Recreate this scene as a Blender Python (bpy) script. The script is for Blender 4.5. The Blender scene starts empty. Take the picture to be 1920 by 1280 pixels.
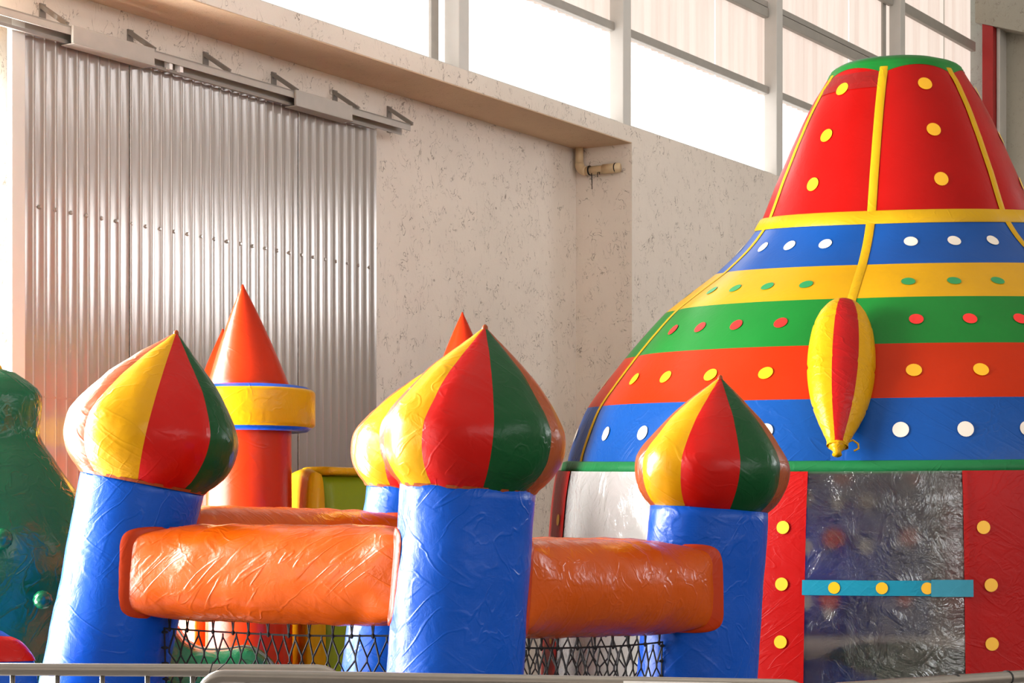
import bpy, bmesh, math, random
from mathutils import Vector, Matrix, noise
random.seed(7)
R = math.radians
sc = bpy.context.scene
COL = sc.collection

# ------------------------------------------------------------------ camera, light, exposure
F = 4000.0          # focal length in pixels of the 1920x1280 frame
HZ = 1014.0         # row of the horizon
EYE = 1.48
cd = bpy.data.cameras.new('camera')
cd.sensor_fit = 'HORIZONTAL'; cd.sensor_width = 36.0
cd.lens = F / 1920 * 36.0
cd.shift_y = (HZ - 640) / 1920
cd.clip_end = 200
cam = bpy.data.objects.new('camera', cd)
cam.location = (0, 0, EYE); cam.rotation_euler = (R(90), 0, 0)
COL.objects.link(cam); sc.camera = cam

vs = sc.view_settings
vs.view_transform = 'Standard'; vs.look = 'None'; vs.gamma = 1.0
vs.use_curve_mapping = False
vs.exposure = 0.36

world = bpy.data.worlds.new('hall_daylight'); sc.world = world
world.use_nodes = True
bg = world.node_tree.nodes['Background']
bg.inputs[0].default_value = (0.95, 0.97, 1.0, 1); bg.inputs[1].default_value = 1.0

WIN_LOW, WIN_HIGH, WIN_FAR, DOORWAY, DOORWAY2 = 1.9, 0.66, 5.9, 3100.0, 260.0

# wall frame: s along the long wall, t out of it into the hall
DW = 9.5
_k = (3480 - 960) / F
_l = math.hypot(_k, 1)
dV = Vector((_k / _l, 1 / _l, 0)); nV = Vector((1 / _l, -_k / _l, 0))
def W(s, t, z): return dV * s + nV * (t - DW) + Vector((0, 0, z))
def s_at(px, t=0.0):
    u = (px - 960) / F
    return (t - DW) * (u * nV.y - nV.x) / (dV.x - u * dV.y)
def z_at(px, py, t=0.0):
    p = W(s_at(px, t), t, 0)
    return EYE + (HZ - py) / F * p.y
def P(px, py, d): return Vector(((px - 960) / F * d, d, EYE + (HZ - py) / F * d))

def area_light(name, loc, direction, sx, sy, power, col):
    l = bpy.data.lights.new(name, 'AREA'); l.shape = 'RECTANGLE'; l.size = sx; l.size_y = sy
    l.energy = power; l.color = col
    o = bpy.data.objects.new(name, l); COL.objects.link(o)
    o.location = loc
    o.rotation_euler = Vector(direction).to_track_quat('-Z', 'Y').to_euler()
    return o
# daylight falling through the open gateway beside the slid-back door
GATE0, GATE1, GATEZ = s_at(-30) - 5.2, s_at(-30), 4.3
area_light('gateway_daylight', W((GATE0 + GATE1) / 2, -0.25, GATEZ / 2), nV, GATE1 - GATE0, GATEZ, DOORWAY, (1, 0.985, 0.965))
# added opening and lamp out of view, put in for light from front left
GATE2, GATE3 = -4.5, 0.5
area_light('second_gateway_daylight', W((GATE2 + GATE3) / 2, -0.25, GATEZ / 2), nV, GATE3 - GATE2, GATEZ, DOORWAY2, (1, 0.985, 0.965))

# ------------------------------------------------------------------ materials
def lin(c):
    return tuple(((v / 255) / 12.92 if v / 255 <= 0.04045 else (((v / 255) + 0.055) / 1.055) ** 2.4) for v in c) + (1.0,)
MATS = {}
def base_mat(name):
    m = bpy.data.materials.new(name); m.use_nodes = True
    nt = m.node_tree
    return m, nt, nt.nodes['Principled BSDF']
def N(nt, typ, **kw):
    n = nt.nodes.new(typ)
    for k, v in kw.items():
        if k.startswith('i_'):
            key = k[2:]
            n.inputs[int(key) if key.isdigit() else key].default_value = v
        else: setattr(n, k, v)
    return n
def vinyl(name, rgb, rough=0.28, wrinkle=1.0, weave=0.0, scale=1.0, spec=0.17):
    if name in MATS: return MATS[name]
    m, nt, b = base_mat(name)
    b.inputs['Roughness'].default_value = rough
    b.inputs['Specular IOR Level'].default_value = spec
    tc = N(nt, 'ShaderNodeTexCoord')
    # slight cloudy fading of the dyed cloth
    n0 = N(nt, 'ShaderNodeTexNoise', i_Scale=3.0, i_Detail=4.0)
    nt.links.new(tc.outputs['Object'], n0.inputs['Vector'])
    c = tuple(v * 0.55 for v in lin(rgb)[:3])
    mix = N(nt, 'ShaderNodeMix', data_type='RGBA')
    mix.inputs[6].default_value = tuple(v * 0.86 for v in c[:3]) + (1,)
    mix.inputs[7].default_value = tuple(min(1, v * 1.1 + 0.003) for v in c[:3]) + (1,)
    nt.links.new(n0.outputs[0], mix.inputs[0]); nt.links.new(mix.outputs[2], b.inputs['Base Color'])
    # creases: long thin folds along two slanted directions, in patches, plus soft puckers
    nm = N(nt, 'ShaderNodeTexNoise', i_Scale=2.8, i_Detail=1.0); nt.links.new(tc.outputs['Object'], nm.inputs['Vector'])
    rm = N(nt, 'ShaderNodeMapRange'); rm.inputs['From Min'].default_value = 0.40; rm.inputs['From Max'].default_value = 0.62
    nt.links.new(nm.outputs[0], rm.inputs['Value'])
    ridges = []
    for rot, sc3 in (((0.55, 0.75, 0.2), (10.0, 10.0, 1.6)), ((-0.5, -0.9, 0.4), (8.0, 8.0, 1.2))):
        mp = N(nt, 'ShaderNodeMapping', vector_type='TEXTURE'); mp.inputs['Rotation'].default_value = rot
        mp.inputs['Scale'].default_value = tuple(1 / (v * scale) for v in sc3)
        nt.links.new(tc.outputs['Object'], mp.inputs['Vector'])
        n1 = N(nt, 'ShaderNodeTexNoise', i_Scale=1.0, i_Detail=2.0, i_Roughness=0.5, i_Distortion=0.5)
        nt.links.new(mp.outputs[0], n1.inputs['Vector'])
        s1 = N(nt, 'ShaderNodeMath', operation='SUBTRACT', i_1=0.5); nt.links.new(n1.outputs[0], s1.inputs[0])
        a1 = N(nt, 'ShaderNodeMath', operation='ABSOLUTE'); nt.links.new(s1.outputs[0], a1.inputs[0])
        r1 = N(nt, 'ShaderNodeMapRange', interpolation_type='SMOOTHSTEP')
        r1.inputs['From Min'].default_value = 0.0; r1.inputs['From Max'].default_value = 0.05
        r1.inputs['To Min'].default_value = 1.0; r1.inputs['To Max'].default_value = 0.0
        nt.links.new(a1.outputs[0], r1.inputs['Value'])
        ridges.append((r1, n1))
    inv = N(nt, 'ShaderNodeMath', operation='SUBTRACT', i_0=1.0); nt.links.new(rm.outputs[0], inv.inputs[1])
    mu = N(nt, 'ShaderNodeMath', operation='MULTIPLY'); nt.links.new(ridges[0][0].outputs[0], mu.inputs[0]); nt.links.new(rm.outputs[0], mu.inputs[1])
    mu_b = N(nt, 'ShaderNodeMath', operation='MULTIPLY_ADD'); nt.links.new(ridges[1][0].outputs[0], mu_b.inputs[0]); nt.links.new(inv.outputs[0], mu_b.inputs[1]); nt.links.new(mu.outputs[0], mu_b.inputs[2])
    mh = N(nt, 'ShaderNodeMath', operation='MULTIPLY', i_1=0.22); nt.links.new(mu_b.outputs[0], mh.inputs[0])
    ad0 = N(nt, 'ShaderNodeMath', operation='MULTIPLY_ADD', i_1=0.7); nt.links.new(ridges[1][1].outputs[0], ad0.inputs[0]); nt.links.new(mh.outputs[0], ad0.inputs[2])
    n2 = N(nt, 'ShaderNodeTexNoise', i_Scale=13.0 * scale, i_Detail=5.0, i_Roughness=0.6, i_Distortion=0.8)
    nt.links.new(tc.outputs['Object'], n2.inputs['Vector'])
    add = N(nt, 'ShaderNodeMath', operation='MULTIPLY_ADD', i_1=0.5)
    nt.links.new(n2.outputs[0], add.inputs[0]); nt.links.new(ad0.outputs[0], add.inputs[2])
    last = add
    if weave:
        wv = N(nt, 'ShaderNodeTexWave', i_Scale=55.0, i_Distortion=1.0, bands_direction='X'); nt.links.new(tc.outputs['Object'], wv.inputs['Vector'])
        wz = N(nt, 'ShaderNodeTexWave', i_Scale=55.0, i_Distortion=1.0, bands_direction='Z'); nt.links.new(tc.outputs['Object'], wz.inputs['Vector'])
        w2 = N(nt, 'ShaderNodeMath', operation='ADD'); nt.links.new(wv.outputs[1], w2.inputs[0]); nt.links.new(wz.outputs[1], w2.inputs[1])
        add2 = N(nt, 'ShaderNodeMath', operation='MULTIPLY_ADD', i_1=weave)
        nt.links.new(w2.outputs[0], add2.inputs[0]); nt.links.new(last.outputs[0], add2.inputs[2]); last = add2
    bp = N(nt, 'ShaderNodeBump', i_Strength=min(1.0, 0.6 * wrinkle), i_Distance=0.016)
    nt.links.new(last.outputs[0], bp.inputs['Height']); nt.links.new(bp.outputs[0], b.inputs['Normal'])
    MATS[name] = m
    return m
def plain(name, rgb, rough=0.5, metal=0.0, bump=0.0, bscale=60.0, var=0.0):
    if name in MATS: return MATS[name]
    m, nt, b = base_mat(name)
    b.inputs['Roughness'].default_value = rough; b.inputs['Metallic'].default_value = metal
    c = lin(rgb)
    b.inputs['Base Color'].default_value = c
    tc = N(nt, 'ShaderNodeTexCoord')
    n0 = N(nt, 'ShaderNodeTexNoise', i_Scale=bscale, i_Detail=4.0); nt.links.new(tc.outputs['Object'], n0.inputs['Vector'])
    if var:
        mix = N(nt, 'ShaderNodeMix', data_type='RGBA')
        mix.inputs[6].default_value = tuple(v * (1 - var) for v in c[:3]) + (1,)
        mix.inputs[7].default_value = tuple(min(1, v * (1 + var * 0.6)) for v in c[:3]) + (1,)
        nt.links.new(n0.outputs[0], mix.inputs[0]); nt.links.new(mix.outputs[2], b.inputs['Base Color'])
    if bump:
        bp = N(nt, 'ShaderNodeBump', i_Strength=bump, i_Distance=0.01)
        nt.links.new(n0.outputs[0], bp.inputs['Height']); nt.links.new(bp.outputs[0], b.inputs['Normal'])
    MATS[name] = m
    return m
def stucco(name, rgb, scr=1.0):
    m, nt, b = base_mat(name)
    b.inputs['Roughness'].default_value = 0.85; b.inputs['Specular IOR Level'].default_value = 0.2
    tc = N(nt, 'ShaderNodeTexCoord'); ge = N(nt, 'ShaderNodeNewGeometry')
    pos = ge.outputs['Position']
    c = lin(rgb)
    big = N(nt, 'ShaderNodeTexNoise', i_Scale=0.8, i_Detail=5.0, i_Roughness=0.6); nt.links.new(pos, big.inputs['Vector'])
    mixb = N(nt, 'ShaderNodeMix', data_type='RGBA')
    mixb.inputs[6].default_value = tuple(v * 0.82 for v in c[:3]) + (1,); mixb.inputs[7].default_value = tuple(min(1, v * 1.1) for v in c[:3]) + (1,)
    nt.links.new(big.outputs[0], mixb.inputs[0])
    # trowel scratches: short thin dark squiggles left by grit dragged through the render
    mp = N(nt, 'ShaderNodeMapping'); mp.inputs['Scale'].default_value = (1.3, 1.3, 0.8); nt.links.new(pos, mp.inputs['Vector'])
    n1 = N(nt, 'ShaderNodeTexNoise', i_Scale=7.5, i_Detail=2.0, i_Roughness=0.5, i_Distortion=2.2); nt.links.new(mp.outputs[0], n1.inputs['Vector'])
    s1 = N(nt, 'ShaderNodeMath', operation='SUBTRACT', i_1=0.5); nt.links.new(n1.outputs[0], s1.inputs[0])
    a1 = N(nt, 'ShaderNodeMath', operation='ABSOLUTE'); nt.links.new(s1.outputs[0], a1.inputs[0])
    r1 = N(nt, 'ShaderNodeMapRange', interpolation_type='SMOOTHSTEP')
    r1.inputs['From Max'].default_value = 0.02; r1.inputs['To Min'].default_value = 1.0; r1.inputs['To Max'].default_value = 0.0
    nt.links.new(a1.outputs[0], r1.inputs['Value'])
    nm = N(nt, 'ShaderNodeTexNoise', i_Scale=9.0, i_Detail=2.0); nt.links.new(pos, nm.inputs['Vector'])
    rm = N(nt, 'ShaderNodeMapRange'); rm.inputs['From Min'].default_value = 0.47; rm.inputs['From Max'].default_value = 0.58
    nt.links.new(nm.outputs[0], rm.inputs['Value'])
    mu = N(nt, 'ShaderNodeMath', operation='MULTIPLY'); nt.links.new(r1.outputs[0], mu.inputs[0]); nt.links.new(rm.outputs[0], mu.inputs[1])
    mu2 = N(nt, 'ShaderNodeMath', operation='MULTIPLY', i_1=0.62 * scr, use_clamp=True); nt.links.new(mu.outputs[0], mu2.inputs[0])
    mix = N(nt, 'ShaderNodeMix', data_type='RGBA'); mix.inputs[7].default_value = lin((92, 72, 52))
    nt.links.new(mu2.outputs[0], mix.inputs[0]); nt.links.new(mixb.outputs[2], mix.inputs[6]); nt.links.new(mix.outputs[2], b.inputs['Base Color'])
    fine = N(nt, 'ShaderNodeTexNoise', i_Scale=28.0, i_Detail=5.0, i_Roughness=0.7); nt.links.new(pos, fine.inputs['Vector'])
    sb = N(nt, 'ShaderNodeMath', operation='SUBTRACT'); nt.links.new(fine.outputs[0], sb.inputs[0]); nt.links.new(mu.outputs[0], sb.inputs[1])
    bp = N(nt, 'ShaderNodeBump', i_Strength=0.5, i_Distance=0.012); nt.links.new(sb.outputs[0], bp.inputs['Height']); nt.links.new(bp.outputs[0], b.inputs['Normal'])
    MATS[name] = m
    return m
def glow(name, rgb, strength, streak=0.0):
    m, nt, b = base_mat(name)
    b.inputs['Base Color'].default_value = lin((150, 145, 140)); b.inputs['Roughness'].default_value = 0.6
    b.inputs['Emission Color'].default_value = lin(rgb); b.inputs['Emission Strength'].default_value = strength
    if streak:
        ge = N(nt, 'ShaderNodeNewGeometry'); mp = N(nt, 'ShaderNodeMapping'); mp.inputs['Scale'].default_value = (2.2, 2.2, 0.12)
        nt.links.new(ge.outputs['Position'], mp.inputs['Vector'])
        n0 = N(nt, 'ShaderNodeTexNoise', i_Scale=3.0, i_Detail=4.0); nt.links.new(mp.outputs[0], n0.inputs['Vector'])
        mix = N(nt, 'ShaderNodeMix', data_type='RGBA')
        c = lin(rgb); mix.inputs[6].default_value = tuple(v * k for v, k in zip(c[:3], (1 - streak * .7, 1 - streak, 1 - streak * 1.1))) + (1,); mix.inputs[7].default_value = c
        rm = N(nt, 'ShaderNodeMapRange'); rm.inputs['From Min'].default_value = 0.3; rm.inputs['From Max'].default_value = 0.6
        nt.links.new(n0.outputs[0], rm.inputs['Value']); nt.links.new(rm.outputs[0], mix.inputs[0]); nt.links.new(mix.outputs[2], b.inputs['Emission Color'])
    MATS[name] = m
    return m
def clear_plastic(name, tint, blur, haze, milk):
    m, nt, b = base_mat(name)
    out = nt.nodes['Material Output']
    tc = N(nt, 'ShaderNodeTexCoord')
    n1 = N(nt, 'ShaderNodeTexNoise', i_Scale=5.0, i_Detail=5.0, i_Roughness=0.6, i_Distortion=1.5); nt.links.new(tc.outputs['Object'], n1.inputs['Vector'])
    s1 = N(nt, 'ShaderNodeMath', operation='SUBTRACT', i_1=0.5); nt.links.new(n1.outputs[0], s1.inputs[0])
    a1 = N(nt, 'ShaderNodeMath', operation='ABSOLUTE'); nt.links.new(s1.outputs[0], a1.inputs[0])
    bp = N(nt, 'ShaderNodeBump', i_Strength=0.65, i_Distance=0.03); nt.links.new(a1.outputs[0], bp.inputs['Height'])
    if blur:
        tr = N(nt, 'ShaderNodeBsdfRefraction', i_IOR=1.14, i_Roughness=blur); tr.inputs['Color'].default_value = tint
    else:
        tr = N(nt, 'ShaderNodeBsdfTransparent'); tr.inputs['Color'].default_value = tint
    gl = N(nt, 'ShaderNodeBsdfGlossy', i_Roughness=0.09); nt.links.new(bp.outputs[0], gl.inputs['Normal'])
    df = N(nt, 'ShaderNodeBsdfDiffuse'); df.inputs['Color'].default_value = lin(milk)
    m1 = N(nt, 'ShaderNodeMixShader', i_Fac=haze); nt.links.new(tr.outputs[0], m1.inputs[1]); nt.links.new(df.outputs[0], m1.inputs[2])
    fr = N(nt, 'ShaderNodeFresnel', i_IOR=1.75); nt.links.new(bp.outputs[0], fr.inputs['Normal'])
    sc_ = N(nt, 'ShaderNodeMath', operation='MULTIPLY_ADD', i_1=1.2, i_2=0.02, use_clamp=True); nt.links.new(fr.outputs[0], sc_.inputs[0])
    m2 = N(nt, 'ShaderNodeMixShader'); nt.links.new(sc_.outputs[0], m2.inputs[0]); nt.links.new(m1.outputs[0], m2.inputs[1]); nt.links.new(gl.outputs[0], m2.inputs[2])
    nt.links.new(m2.outputs[0], out.inputs['Surface'])
    MATS[name] = m
    return m

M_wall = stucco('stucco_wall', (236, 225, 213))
M_soffit_bounce = stucco('stucco_soffit_bounce', (224, 194, 162), 0.15)  # warmer than the wall: bounce light from below put into the colour
M_grey = stucco('concrete_grey', (168, 164, 150), 0.5)
M_floor = plain('concrete_floor', (104, 98, 92), 0.6, bump=0.2, bscale=8, var=0.15)
M_ceil = plain('roof_sheet', (205, 198, 188), 0.7, var=0.1, bscale=2)
M_white = plain('white_paint', (206, 203, 197), 0.45, var=0.06, bscale=8)
M_bar = plain('purlin_paint', (165, 160, 152), 0.5, var=0.15, bscale=10)
M_redpaint = plain('red_paint', (170, 30, 28), 0.5, var=0.2, bscale=6)
M_door = plain('door_sheet', (154, 145, 138), 0.16, metal=0.16, bump=0.05, bscale=3, var=0.05)
M_track = plain('track_paint', (172, 165, 156), 0.5, var=0.12, bscale=12)
M_bracket = plain('bracket_paint', (140, 132, 124), 0.6, var=0.15, bscale=12)
M_pipe = plain('pvc_pipe', (216, 190, 150), 0.45, var=0.15, bscale=14)
M_black = plain('black_rope', (6, 6, 9), 0.8)
M_steel = plain('galvanised_tube', (150, 146, 140), 0.28, metal=0.9, var=0.12, bscale=18)
M_plate = plain('white_plate', (235, 232, 228), 0.5)
M_winlo = glow('daylit_clear_sheet', (255, 250, 246), WIN_LOW, 0.10)
M_winhi = glow('daylit_dusty_sheet', (255, 236, 222), WIN_HIGH, 0.22)
M_winend = glow('daylit_end_sheet', (250, 252, 255), 13.0)
M_winfar = glow('daylit_far_sheet', (250, 252, 255), WIN_FAR)

V_blue = vinyl('vinyl_blue', (0, 92, 214), 0.3, 0.7, weave=0.012)
V_orange = vinyl('vinyl_orange', (226, 92, 0), 0.24, 0.62, scale=1.1, spec=0.22)
V_orangeflap = vinyl('vinyl_orange_flap', (205, 60, 4), 0.35, 0.4)
V_red = vinyl('vinyl_red', (212, 14, 4), 0.3, 0.5)
V_yellow = vinyl('vinyl_yellow', (243, 178, 4), 0.3, 0.6)
V_green = vinyl('vinyl_dark_green', (6, 84, 40), 0.3, 0.6)
V_brown = vinyl('vinyl_rust', (176, 84, 40), 0.3, 0.7)
V_cone = vinyl('vinyl_cone_orange', (222, 52, 4), 0.28, 0.25)
V_lime = vinyl('vinyl_lime', (150, 172, 14), 0.35, 0.3)
V_beast = vinyl('vinyl_bottle_green', (4, 108, 64), 0.2, 0.9, spec=0.3)
D_red = vinyl('dome_red', (198, 8, 2), 0.33, 0.16, spec=0.12)
D_orange = vinyl('dome_orange', (216, 52, 2), 0.35, 0.14, spec=0.12)
D_yellow = vinyl('dome_yellow', (246, 184, 0), 0.33, 0.14)
D_green = vinyl('dome_green', (22, 140, 50), 0.36, 0.14)
D_blue = vinyl('dome_blue', (8, 88, 178), 0.36, 0.14)
D_blueskirt = vinyl('dome_blue_gathered', (8, 88, 178), 0.36, 0.6)
D_strap = vinyl('dome_strap', (240, 186, 10), 0.45, 0.5)
D_trim = vinyl('dome_trim', (30, 132, 72), 0.45, 0.6)
D_dotw = plain('dot_white', (214, 206, 194), 0.4)
D_doty = plain('dot_yellow', (222, 166, 6), 0.4)
D_dotg = plain('dot_green', (20, 130, 70), 0.4)
D_dotr = plain('dot_red', (216, 30, 24), 0.4)
D_wall = vinyl('dome_wall_red', (200, 8, 6), 0.36, 0.4, scale=1.5, spec=0.12)
D_cyan = vinyl('dome_cyan', (22, 158, 190), 0.45, 0.3)
M_filmglare = clear_plastic('film_milky_glare', (0.92, 0.92, 0.94, 1), 0, 0.55, (205, 203, 200))  # milky white mixed into the film to imitate window glare
M_filmblur = clear_plastic('clear_film_front', (0.92, 0.92, 0.95, 1), 0.36, 0.03, (130, 126, 124))

# ------------------------------------------------------------------ mesh helpers
def link(name, me, mat=None, parent=None, smooth=False):
    if mat is not None and not me.materials: me.materials.append(mat)
    if smooth:
        me.polygons.foreach_set('use_smooth', [True] * len(me.polygons))
    o = bpy.data.objects.new(name, me); COL.objects.link(o)
    if parent is not None:
        o.parent = parent
        o.matrix_parent_inverse = Matrix.Translation(-parent.matrix_world.translation) if False else Matrix.Identity(4)
    return o
class MB:
    def __init__(s): s.v = []; s.f = []
    def poly(s, pts):
        b = len(s.v); s.v += [tuple(p) for p in pts]; s.f.append(tuple(range(b, b + len(pts))))
    def hexa(s, q):     # 8 corners, bottom ring then top ring
        b = len(s.v); s.v += [tuple(p) for p in q]
        for a in ((3, 2, 1, 0), (4, 5, 6, 7), (0, 1, 5, 4), (1, 2, 6, 5), (2, 3, 7, 6), (3, 0, 4, 7)): s.f.append(tuple(b + i for i in a))
    def wbox(s, s0, s1, t0, t1, z0, z1):
        s.hexa([W(s0, t0, z0), W(s1, t0, z0), W(s1, t1, z0), W(s0, t1, z0), W(s0, t0, z1), W(s1, t0, z1), W(s1, t1, z1), W(s0, t1, z1)])
    def grid(s, rows, close_u=False):
        b = len(s.v); n = len(rows[0])
        for r in rows: s.v += [tuple(p) for p in r]
        for i in range(len(rows) - 1):
            for j in range(n if close_u else n - 1):
                k = (j + 1) % n
                s.f.append((b + i * n + j, b + i * n + k, b + (i + 1) * n + k, b + (i + 1) * n + j))
    def tube(s, path, rad, seg=10, caps=True):
        path = [Vector(p) for p in path]
        rads = rad if isinstance(rad, (list, tuple)) else [rad] * len(path)
        rows = []; up = None
        for i, p in enumerate(path):
            d = (path[min(i + 1, len(path) - 1)] - path[max(i - 1, 0)]).normalized()
            if up is None:
                up = Vector((0, 0, 1)) if abs(d.z) < 0.9 else Vector((1, 0, 0))
            a = d.cross(up).normalized(); up = a.cross(d).normalized()
            rows.append([p + (a * math.cos(2 * math.pi * k / seg) + up * math.sin(2 * math.pi * k / seg)) * rads[i] for k in range(seg)])
        b = len(s.v); s.grid(rows, True)
        if caps:
            s.f.append(tuple(b + k for k in reversed(range(seg)))); e = b + (len(rows) - 1) * seg
            s.f.append(tuple(e + k for k in range(seg)))
    def mesh(s, name):
        me = bpy.data.meshes.new(name); me.from_pydata(s.v, [], s.f); me.update()
        bm = bmesh.new(); bm.from_mesh(me); bmesh.ops.recalc_face_normals(bm, faces=bm.faces); bm.to_mesh(me); bm.free()
        return me
    def build(s, name, mat, parent=None, smooth=False, origin=None):
        """one mesh object; vertices are world points, stored relative to the parent's origin"""
        off = parent_world(parent)
        s.v = [(x - off.x, y - off.y, z - off.z) for x, y, z in s.v]
        return link(name, s.mesh(name), mat, parent, smooth)
def parent_world(p):
    v = Vector((0, 0, 0))
    while p is not None: v += Vector(p.location); p = p.parent
    return v
def thing(name, label, cat, loc, group=None, kind=None):
    o = bpy.data.objects.new(name, None); COL.objects.link(o); o.location = loc; o.empty_display_size = 0.2
    if label: o['label'] = label
    if cat: o['category'] = cat
    if group: o['group'] = group
    if kind: o['kind'] = kind
    return o
def struct(o, label, cat=None):
    o['kind'] = 'structure'; o['label'] = label
    o['category'] = cat or o.name.split('_')[0]
    return o
def bevel(o, w, seg=2):
    m = o.modifiers.new('bevel', 'BEVEL'); m.width = w; m.segments = seg; m.limit_method = 'ANGLE'; return o
def lerp(a, b, t): return a + (b - a) * t
def interp(tab, x):
    """smooth (Catmull-Rom) interpolation of [(x, y...)] in x"""
    n = len(tab)
    if x <= tab[0][0]: return tab[0][1]
    if x >= tab[-1][0]: return tab[-1][1]
    for i in range(n - 1):
        if tab[i][0] <= x <= tab[i + 1][0]:
            t = (x - tab[i][0]) / (tab[i + 1][0] - tab[i][0])
            y0 = tab[max(i - 1, 0)][1]; y1 = tab[i][1]; y2 = tab[i + 1][1]; y3 = tab[min(i + 2, n - 1)][1]
            return y1 + 0.5 * t * (y2 - y0 + t * (2 * y0 - 5 * y1 + 4 * y2 - y3 + t * (3 * (y1 - y2) + y3 - y0)))

# ------------------------------------------------------------------ the hall
T1 = 0.56                                     # how far the upper wall and the right-hand pier stand out
SC = s_at(1080)                               # inner corner of the niche
S0, S1 = -13.0, s_at(1843, T1)                # hall ends
ZSOF = z_at(1183, 267, T1)
ZSILL = z_at(1185, 237, T1)
ROOF = 10.6; TFAR = 21.0

m = MB(); m.wbox(S0, S1 + 1, -0.5, TFAR + 0.3, -0.2, 0.0)
struct(m.build('floor', M_floor), 'bare grey concrete floor of the hall')
m = MB(); m.wbox(S0, S1 + 1, -0.5, TFAR + 0.3, ROOF, ROOF + 0.2)
struct(m.build('ceiling', M_ceil), 'pale sheet roof of the hall')
m = MB()
m.wbox(GATE1, SC + 0.05, -0.3, 0.0, 0, ZSOF)                 # niche wall
m.wbox(S0, GATE2, -0.3, 0.0, 0, ZSOF); m.wbox(GATE3, GATE0, -0.3, 0.0, 0, ZSOF)
m.wbox(GATE0, GATE1, -0.3, 0.0, GATEZ, ZSOF); m.wbox(GATE2, GATE3, -0.3, 0.0, GATEZ, ZSOF)  # lintels; the second opening is added for the fill lamp
m.wbox(SC, S1, -0.3, T1, 0, ZSILL)                           # right-hand pier wall
m.wbox(S0, SC, -0.3, T1, ZSOF + 0.004, ZSILL)                # beam over the niche
wl = struct(m.build('wall_left', M_wall), 'beige scratched stucco wall with deep beam under the windows')
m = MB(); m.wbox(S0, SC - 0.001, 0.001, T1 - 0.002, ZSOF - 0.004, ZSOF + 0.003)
sf = m.build('soffit', M_soffit_bounce, wl)
# end wall with its red upright and sloping block
m = MB()
EW = [(10.2, 17.5, 4.9, 6.5), (9.5, 16.0, 8.3, 8.75)]          # daylit openings in the end wall, right of the view
m.wbox(S1 + 0.35, S1 + 0.6, -0.3, 9.5, 0, ROOF); m.wbox(S1 + 0.35, S1 + 0.6, 17.5, TFAR, 0, ROOF)
m.wbox(S1 + 0.35, S1 + 0.6, 9.5, 17.5, 0, 4.9); m.wbox(S1 + 0.35, S1 + 0.6, 9.5, 10.2, 4.9, 6.5); m.wbox(S1 + 0.35, S1 + 0.6, 9.5, 17.5, 6.5, 8.3)
m.wbox(S1 + 0.35, S1 + 0.6, 16.0, 17.5, 8.3, 8.75); m.wbox(S1 + 0.35, S1 + 0.6, 9.5, 17.5, 8.75, ROOF)
for k, (a, b_, z0, z1) in enumerate(EW):
    mm = MB(); mm.wbox(S1 + 0.45, S1 + 0.48, a, b_, z0, z1); struct(mm.build('window_%d' % (20 + k), M_winend), 'daylit window strip of the end wall, right of the view')
struct(m.build('wall_back', M_grey), 'grey rendered end wall behind the dome')
tr0 = T1 - 0.02
m = MB(); m.wbox(S1 + 0.02, S1 + 0.34, tr0, tr0 + 0.14, 0, z_at(1850, 45, T1))
struct(bevel(m.build('trim_1', M_redpaint), 0.01), 'narrow red painted upright at the far end of the windows')
m = MB(); m.wbox(S1 + 0.12, S1 + 0.36, tr0 + 0.145, tr0 + 0.19, 0, z_at(1862, 46, T1))
struct(bevel(m.build('trim_2', M_white), 0.01), 'pale upright strip beside the red upright')
zb = z_at(1850, 44, T1)
m = MB()
a, b_ = W(S1 + 0.0, T1 - 0.1, zb), W(S1, T1 + 1.6, zb - 0.55)
m.hexa([a, b_, b_ + dV * 0.34, a + dV * 0.34, a + Vector((0, 0, 1.5)), b_ + Vector((0, 0, 2.2)), b_ + dV * 0.34 + Vector((0, 0, 2.2)), a + dV * 0.34 + Vector((0, 0, 1.5))])
struct(m.build('trim_3', M_grey), 'sloping grey block at the top of the end wall')
# unseen sides close the hall; the far side has its own window strips
m = MB(); m.wbox(S0, S1 + 0.6, TFAR, TFAR + 0.3, 0, 5.6); m.wbox(S0, S1 + 0.6, TFAR, TFAR + 0.3, 7.6, 9.0); m.wbox(S0, S1 + 0.6, TFAR, TFAR + 0.3, 9.9, ROOF)
m.wbox(11.0, S1 + 0.6, TFAR, TFAR + 0.3, 5.6, 7.6); m.wbox(11.0, S1 + 0.6, TFAR, TFAR + 0.3, 9.0, 9.9)
struct(m.build('wall_right', M_wall), 'stucco wall on the opposite side of the hall')
m = MB(); m.wbox(S0, 11.0, TFAR + 0.1, TFAR + 0.14, 5.6, 7.6)
struct(m.build('window_6', M_winfar), 'long daylit window strip on the opposite wall')
m = MB(); m.wbox(S0, 11.0, TFAR + 0.1, TFAR + 0.14, 9.0, 9.9)
struct(m.build('window_7', M_winfar), 'upper daylit window strip on the opposite wall')
m = MB(); m.wbox(S0 - 0.3, S0, -0.3, TFAR, 0, ROOF)
struct(m.build('wall_front', M_wall), 'stucco wall behind the viewer')

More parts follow.
